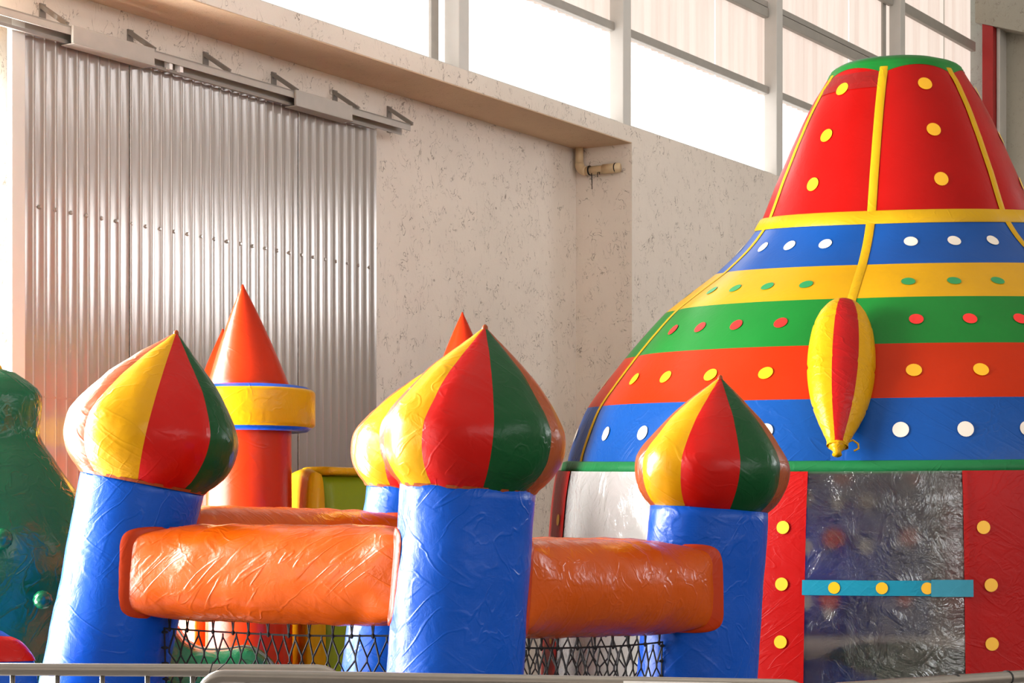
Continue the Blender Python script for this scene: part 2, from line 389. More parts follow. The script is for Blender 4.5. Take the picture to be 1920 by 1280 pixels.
# window bays: posts, purlins, corrugated sheets
TSH = T1 - 0.17
Z1, Z2, Z3 = z_at(1143, 62, TSH), z_at(1433, 38, TSH), z_at(1665, 14, TSH)
Z4 = min(ROOF - 0.02, Z3 + (Z3 - Z2))
post_px = [833, 1143, 1433, 1667]
posts = [s_at(p, T1 - 0.14) for p in post_px]
print('posts s', posts, 'S1', S1, 'Z', ZSOF, ZSILL, Z1, Z2, Z3, 'gate', GATE0, GATE1, 'SC', SC)
step = posts[1] - posts[0]
edges = [posts[0] - step * 2, posts[0] - step] + posts
left = edges[0]
while left - step > S0 + 0.3: left -= step; edges.insert(0, left)
ntrim = 4
plab = {833: 'leftmost white steel post standing on the concrete beam', 1143: 'white steel post above the pipe in the niche corner',
        1433: 'white steel post left of the red dome top', 1667: 'white steel post directly behind the green dome cap'}
for i, s in enumerate(edges):
    m = MB(); m.wbox(s, s + 0.14, T1 - 0.14, T1 - 0.005, ZSILL - (0.05 if False else 0), ROOF)
    o = m.build('trim_%d' % ntrim, M_white); ntrim += 1
    k = i - (len(edges) - 4)
    struct(bevel(o, 0.006), plab[post_px[k]] if k >= 0 else 'white steel post further left along the windows')
    if k in (0, 3):
        m = MB(); m.wbox(s - 0.16, s - 0.06, T1 - 0.24, T1 - 0.15, ZSILL, ROOF); m.build('side_rail', M_bar, o)
def corrugated(s0, s1, t, z0, z1, pitch, amp, seg=6, prof=None):
    m = MB(); n = max(2, int(round((s1 - s0) / pitch))); pit = (s1 - s0) / n
    rows = [[], []]
    for i in range(n * seg + 1):
        ph = i / seg
        a = amp * math.cos(2 * math.pi * ph) if prof is None else amp * prof(ph % 1.0)
        s = s0 + i * pit / seg
        rows[0].append(W(s, t + a, z0)); rows[1].append(W(s, t + a, z1))
    m.grid(rows)
    return m
bays = list(zip(edges, edges[1:] + [S1]))
levels = [(ZSILL, Z1), (Z1, Z2), (Z2, Z3), (Z3, Z4)]
nvis = len(bays) - 5
wl_lab = ['row of daylit sheets left of the leftmost white post', 'window bay of daylit sheets right of the leftmost white post', 'window bay of daylit sheets above the bare pier wall',
          'window bay of daylit sheets behind the red dome top', 'last window bay of daylit sheets beside the red upright']
wn = 0
for i, (a, b_) in enumerate(bays):
    k = i - nvis
    vis = k >= 0
    wn += 1
    w = thing('window_%d' % (wn if wn < 6 else wn + 2), wl_lab[k] if vis else 'window bay out of view further left along the wall', 'window', W(a, TSH, ZSILL), kind='structure')
    for j, (z0, z1) in enumerate(levels):
        if not vis:
            m = MB(); m.poly([W(a, TSH, z0), W(b_, TSH, z0), W(b_, TSH, z1), W(a, TSH, z1)])
            m.build('sheet', M_winlo if j == 0 else M_winhi, w)
            continue
        npan = 3 if b_ - a > 1.5 else 2
        for q in range(npan):
            c0, c1 = lerp(a, b_, q / npan), lerp(a, b_, (q + 1) / npan)
            m = corrugated(c0, c1, TSH - 0.012 * (q % 2), z0, z1, 0.13, 0.012, 4)
            m.build('sheet', M_winlo if j == 0 else M_winhi, w, smooth=True)
    for j, z in enumerate((Z1, Z2, Z3)):
        m = MB(); m.wbox(a + 0.14, b_, T1 - 0.15, T1 - 0.09, z, z + 0.075 + 0.02 * j); bevel(m.build('purlin', M_bar, w), 0.008)
        if j == 1:
            m = MB(); m.wbox(a + 0.14, b_, T1 - 0.15, T1 - 0.1, z + 0.105, z + 0.16); m.build('purlin', M_bar, w)
    m = MB(); m.wbox(a + 0.14, b_, T1 - 0.15, T1 - 0.06, ZSILL, ZSILL + 0.03); m.build('sill_angle', M_white, w)

# ------------------------------------------------------------------ sliding door, its track, the pipe
TD = 0.14
ds0, ds1 = s_at(40, TD), s_at(706, TD)
ZD = (z_at(40, 32, TD) + z_at(706, 229, TD)) / 2
print('door', ds0, ds1, ZD, z_at(40, 32, TD), z_at(706, 229, TD))
door = thing('door_1', 'tall grey corrugated steel sliding door slid along the stucco wall', 'door', W((ds0 + ds1) / 2, 0.05, 0), kind='structure')
def rib(x):
    # broad flat pan with a narrow raised rib and a shallow swage between
    if x < 0.16: return math.sin(x / 0.16 * math.pi)
    if x > 0.3: return -0.28 * math.sin((x - 0.3) / 0.7 * math.pi)     # the pan is slightly dished
    return 0.0
cuts = [ds0, s_at(243, TD), s_at(412, TD), s_at(559, TD), ds1]
for i in range(4):
    zt = ZD
    m = corrugated(cuts[i], cuts[i + 1] - 0.006, TD + 0.003 * (i % 2), 0.05, zt, 0.098, 0.0055, 25, rib)
    m.build('door_sheet', M_door, door, smooth=True)
for i in range(4):
    zt = z_at(650, 789, TD)
    m = MB(); m.wbox(cuts[i], cuts[i + 1] - 0.01, TD + 0.0005, TD + 0.004, zt - 0.006, zt + 0.006); m.build('lap_seam', M_door, door)
m = MB(); m.wbox(s_at(22, TD + 0.03), ds0 + 0.005, TD - 0.01, TD + 0.03, 0.03, ZD + 0.01); bevel(m.build('edge_stile', M_white, door), 0.006)
m = MB(); m.wbox(ds0, ds1, TD - 0.08, TD - 0.03, 0.05, 0.15); m.wbox(ds0, ds1, TD - 0.08, TD - 0.03, ZD - 0.1, ZD); m.build('back_frame', M_bar, door)
zr = z_at(590, 787, TD) + 1.03
for i in range(26):          # screw heads along the middle girt
    s = lerp(ds0 + 0.15, ds1 - 0.1, i / 25); p = W(s, TD + 0.006, lerp(z_at(60, 388, TD), z_at(560, 475, TD), 0.5))
    m = MB(); m.tube([p - nV * 0.004, p + nV * 0.008], [0.014, 0.008], 8); m.build('screw', M_door, door)

zt = (z_at(0, 22, 0.28) + z_at(765, 232, 0.28)) / 2
print('track z', zt, z_at(0, 22, 0.28), z_at(765, 232, 0.28))
track = thing('sliding_door_track', 'grey steel track with bracket supports above the corrugated sliding door', 'door track', W(s_at(400, 0.2), 0, zt))
TA, TB = 0.19, 0.25
st0, st1 = GATE0 - 0.2, s_at(770, TB)
m = MB(); m.wbox(st0, st1, TA - 0.03, TB, zt + 0.02, zt + 0.03); m.wbox(st0, st1, TB - 0.008, TB, zt - 0.022, zt + 0.03); m.wbox(st0, st1, TA - 0.03, TA - 0.022, zt - 0.045, zt + 0.03)
m.build('rail', M_track, track)
m = MB(); m.wbox(st0, s_at(700, TA), TA, TA + 0.02, zt - 0.07, zt - 0.05); m.build('hanger_bar', M_bracket, track)
for p0, p1 in ((137, 290), (555, 661)):
    m = MB(); m.wbox(s_at(p0, TB + 0.02), s_at(p1, TB + 0.02), TB + 0.002, TB + 0.022, zt - 0.075, zt + 0.034); m.wbox(s_at(p0, TB + 0.02), s_at(p1, TB + 0.02), TA - 0.02, TB + 0.03, zt - 0.082, zt - 0.074)
    bevel(m.build('cover', M_track, track), 0.004)
for px in (75, 240, 382, 510, 625, 727):
    s = s_at(px, 0.01)
    m = MB(); m.wbox(s, s + 0.05, 0.0, 0.012, zt, zt + 0.20)
    m.wbox(s, s + 0.012, 0.0, TB - 0.01, zt + 0.03, zt + 0.045)
    q0, q1 = (0.005, zt + 0.2), (TB - 0.02, zt + 0.035)
    m.hexa([W(s, q0[0], q0[1] - 0.03), W(s + 0.03, q0[0], q0[1] - 0.03), W(s + 0.03, q1[0] - 0.02, q1[1]), W(s, q1[0] - 0.02, q1[1]),
            W(s, q0[0], q0[1]), W(s + 0.03, q0[0], q0[1]), W(s + 0.03, q1[0], q1[1] + 0.02), W(s, q1[0], q1[1] + 0.02)])
    m.build('bracket', M_bracket, track)
for px in (320, 340):
    m = MB(); s = s_at(px, TB); m.wbox(s, s + 0.03, TA + 0.005, TB - 0.01, zt - 0.06, zt - 0.01); m.build('roller', M_plate, track)

sp = SC - 0.06
pz1 = z_at(1090, 322, 0.08)
pipe = thing('drain_pipe', 'short cream plastic drain pipe elbow under the beam in the niche corner', 'pipe', W(sp, 0.08, ZSOF))
pr = 0.036
m = MB(); m.tube([W(sp, 0.07, ZSOF), W(sp, 0.07, pz1 + 0.06)], pr, 14); m.build('down_pipe', M_pipe, pipe, True)
m = MB(); m.tube([W(sp, 0.07 + 0.07 * (1 - math.cos(a)), pz1 + 0.07 - 0.07 * math.sin(a)) for a in [R(x) for x in range(0, 91, 15)]], pr * 1.14, 14); m.build('elbow', M_pipe, pipe, True)
m = MB(); m.tube([W(sp, 0.14, pz1), W(sp, 0.43, pz1 - 0.002)], pr, 14); m.build('outlet_pipe', M_pipe, pipe, True)
m = MB(); m.tube([W(sp, 0.31, pz1), W(sp, 0.47, pz1 - 0.002)], pr * 1.16, 14); m.build('coupling', M_pipe, pipe, True)
for t in (0.17, 0.43):
    m = MB(); m.tube([W(sp, t, pz1), W(sp, t + 0.01, pz1)], pr * 1.2, 14); m.build('clip', M_black, pipe, True)
m = MB(); m.tube([W(sp - 0.03, 0.21, pz1 - 0.03), W(sp - 0.03, 0.215, pz1 - 0.17)], 0.004, 6); m.build('wire', M_black, pipe)
m = MB(); m.tube([W(sp - 0.03, 0.27, pz1 - 0.07), W(sp - 0.03, 0.27, pz1 - 0.03), W(sp - 0.03, 0.29, pz1 - 0.03), W(sp - 0.03, 0.29, pz1 - 0.05)], 0.004, 6); m.build('wire', M_black, pipe)

# ------------------------------------------------------------------ the spotted dome
DC = Vector((2.52, 14.0, 0)); _vw = DC.normalized()
DF = -_vw; DR = Vector((_vw.y, -_vw.x, 0))
TILT = R(2.4); ZT = EYE + 0.6
def dprof():
    tab = [(1555, 150), (1532, 185), (1505, 235), (1480, 288), (1452, 350), (1421, 425), (1385, 470), (1335, 517), (1286, 553), (1238, 590), (1195, 635), (1158, 676), (1120, 722), (1086, 766), (1064, 812), (1046, 866)]
    out = []
    for x, y in tab:
        r = (1680 - x) * 0.00342
        out.append((EYE + (HZ - y) / F * (14 + 0.177 * r), r))
    return out[::-1]
PROF = dprof(); ZTOP = PROF[-1][0]; ZTRIM = PROF[0][0]
STRAPS = [-70 + 60 * k for k in range(6)]
def dxyz(th, r, z, lift=0.0, pinch=0.03):
    f = (((th - STRAPS[0]) % 60) / 30) - 1
    r = r * (1 - pinch * abs(f) ** 3) + lift
    a = R(th)
    o = DR * (r * math.sin(a)) + DF * (r * math.cos(a))
    # the soft upper part leans a little towards the front
    sagf = math.sin(TILT) + 0.07 * math.exp(-((z - 3.52) / 0.42) ** 2)
    return DC + o + Vector((0, 0, z)) + DF * ((z - ZT) * math.sin(TILT)) - Vector((0, 0, r * math.cos(a) * sagf))
def dpt(th, z, lift=0.0): return dxyz(th, interp(PROF, z), z, lift)
def zb_px(x, y):
    r = (1680 - x) * 0.00342
    return EYE + (HZ - y) / F * (14 + 0.177 * r)
zs = dict(top=ZTOP, strap=zb_px(1421, 425), b1=zb_px(1335, 517), y=zb_px(1238, 590), g=zb_px(1158, 676), o=zb_px(1086, 766), trim=ZTRIM)
dome = thing('inflatable_dome', 'big bell-shaped inflatable dome with coloured spotted bands and clear plastic windows', 'inflatable', DC)
def panel(name, mat, th0, th1, z0, z1, nu=14, nv=12, lift=0.0, fn=None, cl=None, parent=None):
    m = MB(); rows = []
    for i in range(nv + 1):
        z = lerp(z0, z1, i / nv)
        rows.append([(fn or dpt)(lerp(th0, th1, j / nu), z, lift) for j in range(nu + 1)])
    m.grid(rows)
    return m.build(name, mat, parent or dome, True)
bands = [('red_panel', D_red, zs['strap'], zs['top']), ('blue_band', D_blue, zs['b1'], zs['strap']), ('yellow_band', D_yellow, zs['y'], zs['b1']),
         ('green_band', D_green, zs['g'], zs['y']), ('orange_band', D_orange, zs['o'], zs['g']), ('blue_skirt_band', D_blueskirt, zs['trim'], zs['o'])]
for k in range(6):
    for nm, mt, z0, z1 in bands:
        panel(nm, mt, STRAPS[k], STRAPS[k] + 60, z0, z1)
# cap
def cap_pt(th, q):
    r0 = interp(PROF, ZTOP); r = r0 * math.cos(q * math.pi / 2) ** 0.9; z = ZTOP + 0.095 * math.sin(q * math.pi / 2)
    return dxyz(th, r, z)
m = MB(); m.grid([[cap_pt(th, q / 8) for th in range(-180, 180, 6)] for q in range(9)], True); m.build('cap', D_green, dome, True)
m = MB()
rows = [[dpt(th, ZTOP - 0.012 - 0.05 * (abs((((th + 70) % 60) / 30) - 1) ** 2) * (1 - h) , 0.006) if h < 1 else dpt(th, ZTOP, 0.004) for th in range(-180, 180, 4)] for h in (0, 0.5, 1)]
m.grid(rows, True); m.build('cap_hem', D_green, dome, True)
panel('patch', vinyl('dome_patch_red', (168, 26, 22), 0.4, 0.7), -69, -11, ZTOP - 0.16, ZTOP - 0.045, lift=0.004)
# straps
for k in range(6):
    th = STRAPS[k]; m = MB(); rows = []
    for i in range(61):
        z = lerp(zs['g'] if k == 1 else ZTRIM, ZTOP - 0.02, i / 60); r = interp(PROF, z); h = math.degrees(0.028 / max(r, 0.3))
        rows.append([dpt(th - h, z, 0.004), dpt(th - h * 0.5, z, 0.012), dpt(th + h * 0.5, z, 0.012), dpt(th + h, z, 0.004)])
    m.grid(rows); m.build('strap', D_strap, dome, True)
m = MB(); m.grid([[dpt(th, z, l) for th in range(-180, 180, 4)] for z, l in ((zs['strap'] - 0.04, 0.004), (zs['strap'] - 0.03, 0.014), (zs['strap'] + 0.03, 0.014), (zs['strap'] + 0.04, 0.004))], True)
m.build('ring_strap', D_strap, dome, True)
# dots
def dot(th, z, rad, mat, fn=dpt, lift=0.006, name='dot'):
    c = fn(th, z, lift); e = 0.4
    a = (fn(th + e, z, lift) - fn(th - e, z, lift)).normalized(); b2 = (fn(th, z + 0.02, lift) - fn(th, z - 0.02, lift))
    ru = (fn(th + e, z, 0) - fn(th - e, z, 0)).length / (2 * e); rv = b2.length / 0.04
    m = MB(); n = 20; m.v = [tuple(c)]; off = parent_world(dome)
    for i in range(n):
        q = 2 * math.pi * i / n
        m.v.append(tuple(fn(th + rad * math.cos(q) / ru, z + rad * math.sin(q) / rv, lift)))
    m.f = [(0, 1 + i, 1 + (i + 1) % n) for i in range(n)]
    return m.build(name, mat, dome, True)
for k in range(6):
    g = STRAPS[k] + 30
    for y in (165, 250, 333): dot(g, zb_px(1440, y) - 0.11, 0.046, D_doty)
    for a in (-15, 0, 15): dot(g + a, (zs['b1'] + zs['strap']) / 2, 0.042, D_dotw)
    for a in (-17, -5.7, 5.7, 17): dot(g + a, (zs['b1'] + zs['y']) / 2 - 0.01, 0.042, D_dotg)
    for a in (-16, -5.3, 5.3, 16): dot(g + a, (zs['g'] + zs['y']) / 2, 0.042, D_dotr)
    for a in (-17, -5.7, 5.7, 17): dot(g + a, (zs['g'] + zs['o']) / 2, 0.045, D_doty)
    for a in ((-17, -5, 7.5, 19.5) if k == 0 else (-19.3, -9.6, 0, 9.6, 19.3)): dot(g + a, (zs['o'] + zs['trim']) / 2, 0.046, D_dotw)
# lower wall: red columns and clear sheets between trim and blue base
ZBASE = 0.6
def wpt(th, z, lift=0.0):
    t = (ZTRIM - z) / (ZTRIM - ZBASE)
    r = 2.19 + 0.14 * max(t, 0.0) ** 0.4
    drop = math.sin(TILT) * max(0.0, 1 - t)
    a = R(th)
    return DC + DR * ((r + lift) * math.sin(a)) + DF * ((r + lift) * math.cos(a)) + Vector((0, 0, z)) - Vector((0, 0, r * math.cos(a) * drop)) + DF * ((z - ZT) * math.sin(TILT) * (1 - t))
m = MB(); m.grid([[dpt(th, ZTRIM + h, l) for th in range(-180, 180, 4)] for h, l in ((-0.07, 0.02), (-0.064, 0.045), (0.0, 0.03), (0.008, 0.004))], True)
m.build('trim_band', D_trim, dome, True)
ZW = ZTRIM - 0.055
wallspec = [(-104, -65, 'r'), (-65, -38, 'f'), (-38, -12.9, 'r'), (-12.9, 9.6, 'b'), (9.6, 47, 'r'), (47, 80, 'f'), (80, 112, 'r'), (112, 146, 'f'), (146, 168, 'r'), (168, 200, 'f'), (200, 224, 'r'), (224, 256, 'f')]
for a, b_, kd in wallspec:
    if kd == 'r': panel('wall_panel', D_wall, a, b_, ZBASE, ZW, nu=10, nv=14, fn=wpt)
    else:
        o = panel('clear_window' if kd == 'f' else 'clear_door', M_filmglare if kd == 'f' else M_filmblur, a, b_, ZBASE, ZW, nu=8, nv=14, fn=wpt, lift=-0.005)
        o['label'] = 'wrinkled clear plastic sheet'
    if kd == 'r':
        for e in (a, b_): panel('seam_tape', D_wall, e - 0.35, e + 0.35, ZBASE, ZW, nu=2, nv=8, fn=wpt, lift=0.006)
for th in (-15.9, 12.0, -68.0):
    for y in (966, 1080, 1196):
        zz = EYE + (HZ - y) / F * (11.9 if th > -30 else 13.4)
        dot(th + (0.9 if th > 0 and y > 1000 else 0), zz, 0.037, D_doty, fn=wpt, lift=0.008)
# cyan belt across the clear door
zc = EYE + (HZ - 1087) / F * 11.75
belt = panel('belt', D_cyan, -12.9, 9.0, zc - 0.045, zc + 0.045, nu=10, nv=2, fn=wpt, lift=0.012)
panel('belt_patch', vinyl('dome_cyan_pale', (70, 172, 200), 0.55, 0.3), 4.7, 10.4, zc - 0.05, zc + 0.05, nu=4, nv=2, fn=wpt, lift=0.018)
for th in (-8.4, -1.9, 4.2): dot(th, zc, 0.033, D_doty, fn=wpt, lift=0.015)
# inflated blue base ring
m = MB(); rows = []
for i in range(13):
    a = R(-90 + 180 * i / 12); rows.append([DC + (DR * math.sin(R(th)) + DF * math.cos(R(th))) * (2.25 + 0.24 * math.cos(a)) + Vector((0, 0, 0.31 + 0.31 * math.sin(a))) for th in range(-180, 180, 5)])
m.grid(rows, True); m.build('base_ring', D_blue, dome, True)
m = MB(); m.poly([DC + (DR * math.sin(R(th)) + DF * math.cos(R(th))) * 2.26 + Vector((0, 0, 0.5)) for th in range(-180, 180, 5)]); m.build('bounce_floor', D_blue, dome)
# inside the dome: padded blue screen with spots, red post, low green and blue mounds
def inner(px, py, d): return P(px, py, d)
def pad(name, mat, px0, px1, py0, py1, d, th=0.18, parent=dome):
    m = MB(); a = inner(px0, py1, d); b2 = inner(px1, py0, d); rows = []
    for i in range(9):
        v = i / 8; row = []
        for j in range(9):
            u = j / 8; bl = (math.sin(math.pi * min(max(u, .0), 1.)) * math.sin(math.pi * v)) ** 0.4
            row.append(Vector((lerp(a.x, b2.x, u), d - th * bl, lerp(a.z, b2.z, v))))
        rows.append(row)
    m.grid(rows)
    back = [Vector((p.x, d + 0.02, p.z)) for p in (rows[0][0], rows[0][8], rows[8][8], rows[8][0])]
    m.poly(back)
    return m.build(name, mat, parent, True)
pad('inner_screen', vinyl('inner_blue', (40, 96, 235), 0.4, 0.3), 1440, 1738, 893, 1196, 13.4)
pad('inner_post', D_wall, 1738, 1860, 880, 1190, 13.5)
m = MB()
for i, (x, y, d, r, mt) in enumerate([(1588, 903, 13.17, 0.055, D_dotr), (1572, 1012, 13.17, 0.06, D_dotr), (1564, 1126, 13.17, 0.058, D_dotr), (1712, 905, 13.2, 0.045, D_dotr), (1703, 1010, 13.2, 0.055, D_dotr), (1695, 1126, 13.2, 0.04, D_dotr),
                                  (1520, 1028, 13.16, 0.045, D_dotw), (1628, 1028, 13.16, 0.045, D_dotw), (1520, 940, 13.16, 0.05, D_dotw), (1628, 945, 13.16, 0.05, D_dotw), (1578, 950, 13.16, 0.04, D_dotw), (1520, 1130, 13.16, 0.045, D_dotw), (1563, 1152, 13.16, 0.03, D_dotw)]):
    m = MB(); c = P(x, y, d); m.tube([c, c - Vector((0, 0.012, 0))], r, 16); m.build('inner_dot', mt, dome)
def mound(name, mat, c, rx, ry, rz, parent, amp=0.05):
    m = MB(); rows = []
    for i in range(11):
        a = R(90 * i / 10); rows.append([Vector((c.x + rx * math.cos(a) * math.cos(R(th)), c.y + ry * math.cos(a) * math.sin(R(th)), c.z + rz * math.sin(a))) for th in range(0, 360, 15)])
    for r in rows:
        for k, p in enumerate(r): r[k] = p + (p - c).normalized() * amp * noise.noise(p * 4)
    m.grid(rows, True)
    return m.build(name, mat, parent, True)
mound('inner_mound', vinyl('inner_green', (14, 96, 58), 0.4, 0.5), Vector((2.35, 12.9, 0.45)), 0.75, 0.3, 0.42, dome)
mound('inner_mound', V_blue, Vector((1.85, 12.6, 0.45)), 0.45, 0.3, 0.32, dome)

# hanging pod in front of the dome
q0, q1 = dpt(-10, zs['y'] + 0.02, 0.05), dpt(-9, ZTRIM + 0.06, 0.03)
pa = P(1583, 563, (q0.y - 0.17)); pb = P(1570, 838, q1.y - 0.10)
axis = (pb - pa); L = axis.length; axis.normalize()
px_ = axis.cross(Vector((0, -1, 0))).normalized(); pf = px_.cross(axis).normalized()
if pf.y > 0: pf = -pf
if px_.x < 0: px_ = -px_
pod = thing('inflatable_pod', 'yellow inflated pod with a red stripe hanging on the spotted dome', 'inflatable', pb)
ptab = [(0.0, 0.0), (0.03, 0.085), (0.1, 0.135), (0.2, 0.172), (0.36, 0.192), (0.5, 0.194), (0.62, 0.182), (0.75, 0.154), (0.86, 0.112), (0.93, 0.08), (0.97, 0.062), (1.0, 0.062)]
def pod_pt(v, th):
    r = max(0, interp(ptab, v)); f = ((th + 22.5) % 45) / 22.5 - 1
    pinch = 1 - 0.02 * abs(f) ** 4
    for c in (0.19, 0.49, 0.75): pinch -= 0.05 * math.exp(-((v - c - 0.006 * math.sin(R(th * 3))) / 0.009) ** 2)
    p = pa + axis * (v * L) + (px_ * math.sin(R(th)) + pf * math.cos(R(th)) * (0.78 if math.cos(R(th)) > 0 else 0.45)) * (r * pinch)
    return p + (p - pa).normalized() * 0
for a, b_, mt, nm in ((-24, 22, vinyl('pod_red', (206, 16, 20), 0.32, 0.8, scale=1.5), 'red_stripe'), (22, 180, vinyl('pod_yellow', (244, 182, 4), 0.3, 0.8, scale=1.5), 'yellow_side'), (180, 336, MATS['pod_yellow'], 'yellow_side')):
    m = MB(); m.grid([[pod_pt(i / 70, lerp(a, b_, j / 16)) for j in range(17)] for i in range(71)]); m.build(nm, mt, pod, True)
m = MB(); m.tube([pb - axis * 0.01, pb + axis * 0.012, pb + axis * 0.03, pb + axis * 0.05], [0.06, 0.035, 0.022, 0.028], 12); m.build('tied_neck', MATS['pod_yellow'], pod, True)
m = MB(); k0 = pb - axis * 0.04 + px_ * 0.055
m.tube([k0, k0 + px_ * 0.03 - axis * 0.02, k0 + px_ * 0.06 + axis * 0.0, k0 + px_ * 0.065 + axis * 0.03, k0 + px_ * 0.04 + axis * 0.05], 0.006, 6); m.build('tie_loop', MATS['pod_yellow'], pod, True)

# ------------------------------------------------------------------ the onion-tower bouncer
RP = 0.27
class Tower:
    def __init__(s, px, py, d, bx, by, seam, back=0.0):
        s.top = P(px, py, d); s.bot = P(bx, by, d - back)
        s.ax = (s.top - s.bot).normalized()
        s.d = d; s.seam = seam
        s.vw = Vector((s.top.x, s.top.y, 0)).normalized()
        f = -s.vw; s.fr = (f - s.ax * f.dot(s.ax)).normalized(); s.rt = s.fr.cross(s.ax).normalized()
        if s.rt.x < 0: s.rt = -s.rt
    def at(s, z):
        t = (z - s.top.z) / s.ax.z; return s.top + s.ax * t
T_left = Tower(268, 900, 9.4, 202, 1240, 41)
T_mid = Tower(878, 914, 8.5, 853, 1255, 12.5)
T_right = Tower(1329, 955, 9.76, 1308, 1255, 21)
T_back = Tower(787, 918, 10.75, 745, 1240, 12)
centre = (T_left.at(0) + T_right.at(0) + T_mid.at(0) + T_back.at(0)) / 4
castle = thing('bouncy_castle', 'low bouncer with four blue posts, striped onion domes, orange beams and black netting', 'inflatable', Vector((centre.x, centre.y, 0)))
otab = [(0, 128), (18, 146), (38, 161), (62, 171), (90, 175), (115, 173), (138, 162), (160, 147), (185, 129), (210, 108), (235, 83), (258, 58), (280, 33), (296, 15), (304, 5)]
GCOL = [V_red, V_yellow, V_brown, V_green]     # going left from the red/green seam
def onion(T, k=1.0, lean=0.0):
    u = 8.5 / F * k
    dom = None
    def opt(h, th):
        r = interp(otab, h) * u
        f = (((th - T.seam) % 45) / 22.5) - 1
        r *= 1 - 0.035 * abs(f) ** 2.2
        axh = T.ax * (h * u - 0.01) + T.rt * (lean * (h / 304) ** 1.5)
        p = T.top + axh + (T.rt * math.sin(R(th)) + T.fr * math.cos(R(th))) * r
        w = noise.noise(p * 7 + Vector((T.d, 0, 0))) * 0.008 * min(1, r / 0.15) + noise.noise(Vector((p.x * 22, p.y * 22, p.z * 9))) * 0.003
        return p + (p - T.top - axh).normalized() * w if r > 0.01 else p
    m = MB(); tip = T.top + T.ax * (300 * u) + T.rt * lean
    fin = MB(); fin.tube([tip - T.ax * 0.02, tip + T.ax * 0.008, tip + T.ax * 0.016], [0.016, 0.011, 0.004], 8)
    rows = [[opt(h, th) - T.ax * 0.004 for th in range(0, 360, 15)] for h in (0, 6)]; m.grid(rows, True)
    dom = m.build('onion_dome', V_brown, castle, True); fin.build('tip', V_brown, dom, True)
    for g in range(8):
        a = T.seam - 45 * (g + 1); m = MB()
        m.grid([[opt(304 * i / 34, a + 45 * j / 10) for j in range(11)] for i in range(35)])
        m.build('gore', GCOL[g % 4], dom, True)
    return dom
def post(T):
    m = MB(); rows = []
    zb_ = -T.top.z / T.ax.z
    n = 40
    for i in range(n + 1):
        h = lerp(zb_, 0.0, i / n); c = T.top + T.ax * h; row = []
        for th in range(0, 360, 8):
            r = RP * (1.0 + 0.03 * (1 - i / n))
            # panels sewn to an almost round post, with slack folds
            dirv = T.rt * math.sin(R(th)) + T.fr * math.cos(R(th)); p = c + dirv * r
            w = 0.006 * noise.noise(Vector((p.x * 3, p.y * 3, p.z * 5))) + 0.0025 * noise.noise(Vector((p.x * 14, p.y * 14, p.z * 20)))
            row.append(p + dirv * w)
        rows.append(row)
    for k, p in enumerate(rows[0]): rows[0][k] = Vector((p.x, p.y, max(p.z, 0.0)))
    rows.append([T.top + (p - T.top) * 0.9 + T.ax * 0.008 for p in rows[-1]])
    m.grid(rows, True)
    b = len(m.v) - 45; m.f.append(tuple(b + i for i in range(45)))
    m.build('post', V_blue, castle, True)
for T, k, ln in ((T_left, 1.02 * 9.4 / 8.5 * 161 / 175, 0.02), (T_mid, 1.0, 0.02), (T_right, 9.76 / 8.5 * 144 / 175, 0.01), (T_back, 10.75 / 8.5 * 140 / 175, 0.02)):
    onion(T, k, ln); post(T)

def beam(Ta, Tb, zr_a, zr_b, r=0.208, floor_net=True):
    """padded beam whose two ends are fitted to the round posts"""
    za, zb2 = EYE + zr_a, EYE + zr_b
    A, B = Ta.at(za), Tb.at(zb2)
    ax = (B - A); L = ax.length; ax.normalize(); hz = Vector((ax.y, -ax.x, 0)).normalized(); vt = hz.cross(ax).normalized()
    if vt.z < 0: vt = -vt
    def ring(off_scale, k, n=40):
        pts = []
        for i in range(n):
            a = 2 * math.pi * i / n; c, s = math.cos(a), math.sin(a); e = 2 / k
            pts.append((math.copysign(abs(c) ** e, c) * off_scale[0] * r, math.copysign(abs(s) ** e, s) * off_scale[1] * r))
        return pts
    def hit(T, o, dirn, extra):
        c = T.at(o.z); w = o - c; w.z = 0; dd = Vector((dirn.x, dirn.y, 0)).normalized()
        b_ = w.dot(dd); cc = w.dot(w) - (RP + extra) ** 2; disc = b_ * b_ - cc
        if disc < 0: return max(0.0, -b_)
        return max(0.0, -b_ - math.sqrt(disc))
    mid = (A + B) / 2
    n = 44; m = MB(); rows = []
    NS = 26
    for i in range(NS + 1):
        v = i / NS * 2 - 1
        e = max(0.0, (abs(v) - 0.72) / 0.28)
        sc_v = 1 - 0.16 * e ** 2.2; sc_h = 1 - 0.06 * e ** 2
        row = []
        for (h, w) in ring((sc_h, sc_v), 2.1 + 4.5 * e ** 2.5, n):
            o = mid + hz * h + vt * w
            T, dr = (Tb, ax) if v > 0 else (Ta, -ax)
            tmax = hit(T, o, dr, 0.002)
            p = o + dr * (tmax * abs(v))
            rad = (hz * h + vt * w).normalized()
            amp = (1 - e) * 0.006 + 0.002
            # slanted tension folds running out of the seams
            q = noise.noise(Vector((v * 7 + w * 6, h * 6, w * 5 + 3.1)))
            p += rad * (amp * q + 0.003 * (1 - abs(noise.noise(Vector((v * 16 + w * 9, h * 4, 7.7))) * 3)) * (0.3 + e))
            row.append(p)
        rows.append(row)
    m.grid(rows, True)
    bm_ = m.build('beam', V_orange, castle, True)
    for T, dr in ((Tb, ax), (Ta, -ax)):
        m = MB(); rws = []
        for k, ex in ((0.93, 0.03), (1.0, 0.014), (1.06, 0.012), (1.13, 0.01), (1.135, 0.002)):
            row = []
            for (h, w) in ring((0.94 * k, 0.84 * k), 7.0, n):
                o = mid + hz * h + vt * w; row.append(o + dr * hit(T, o, dr, ex))
            rws.append(row)
        m.grid(rws, True); m.build('flap', V_orangeflap, bm_, True)
    return A, B, ax, vt
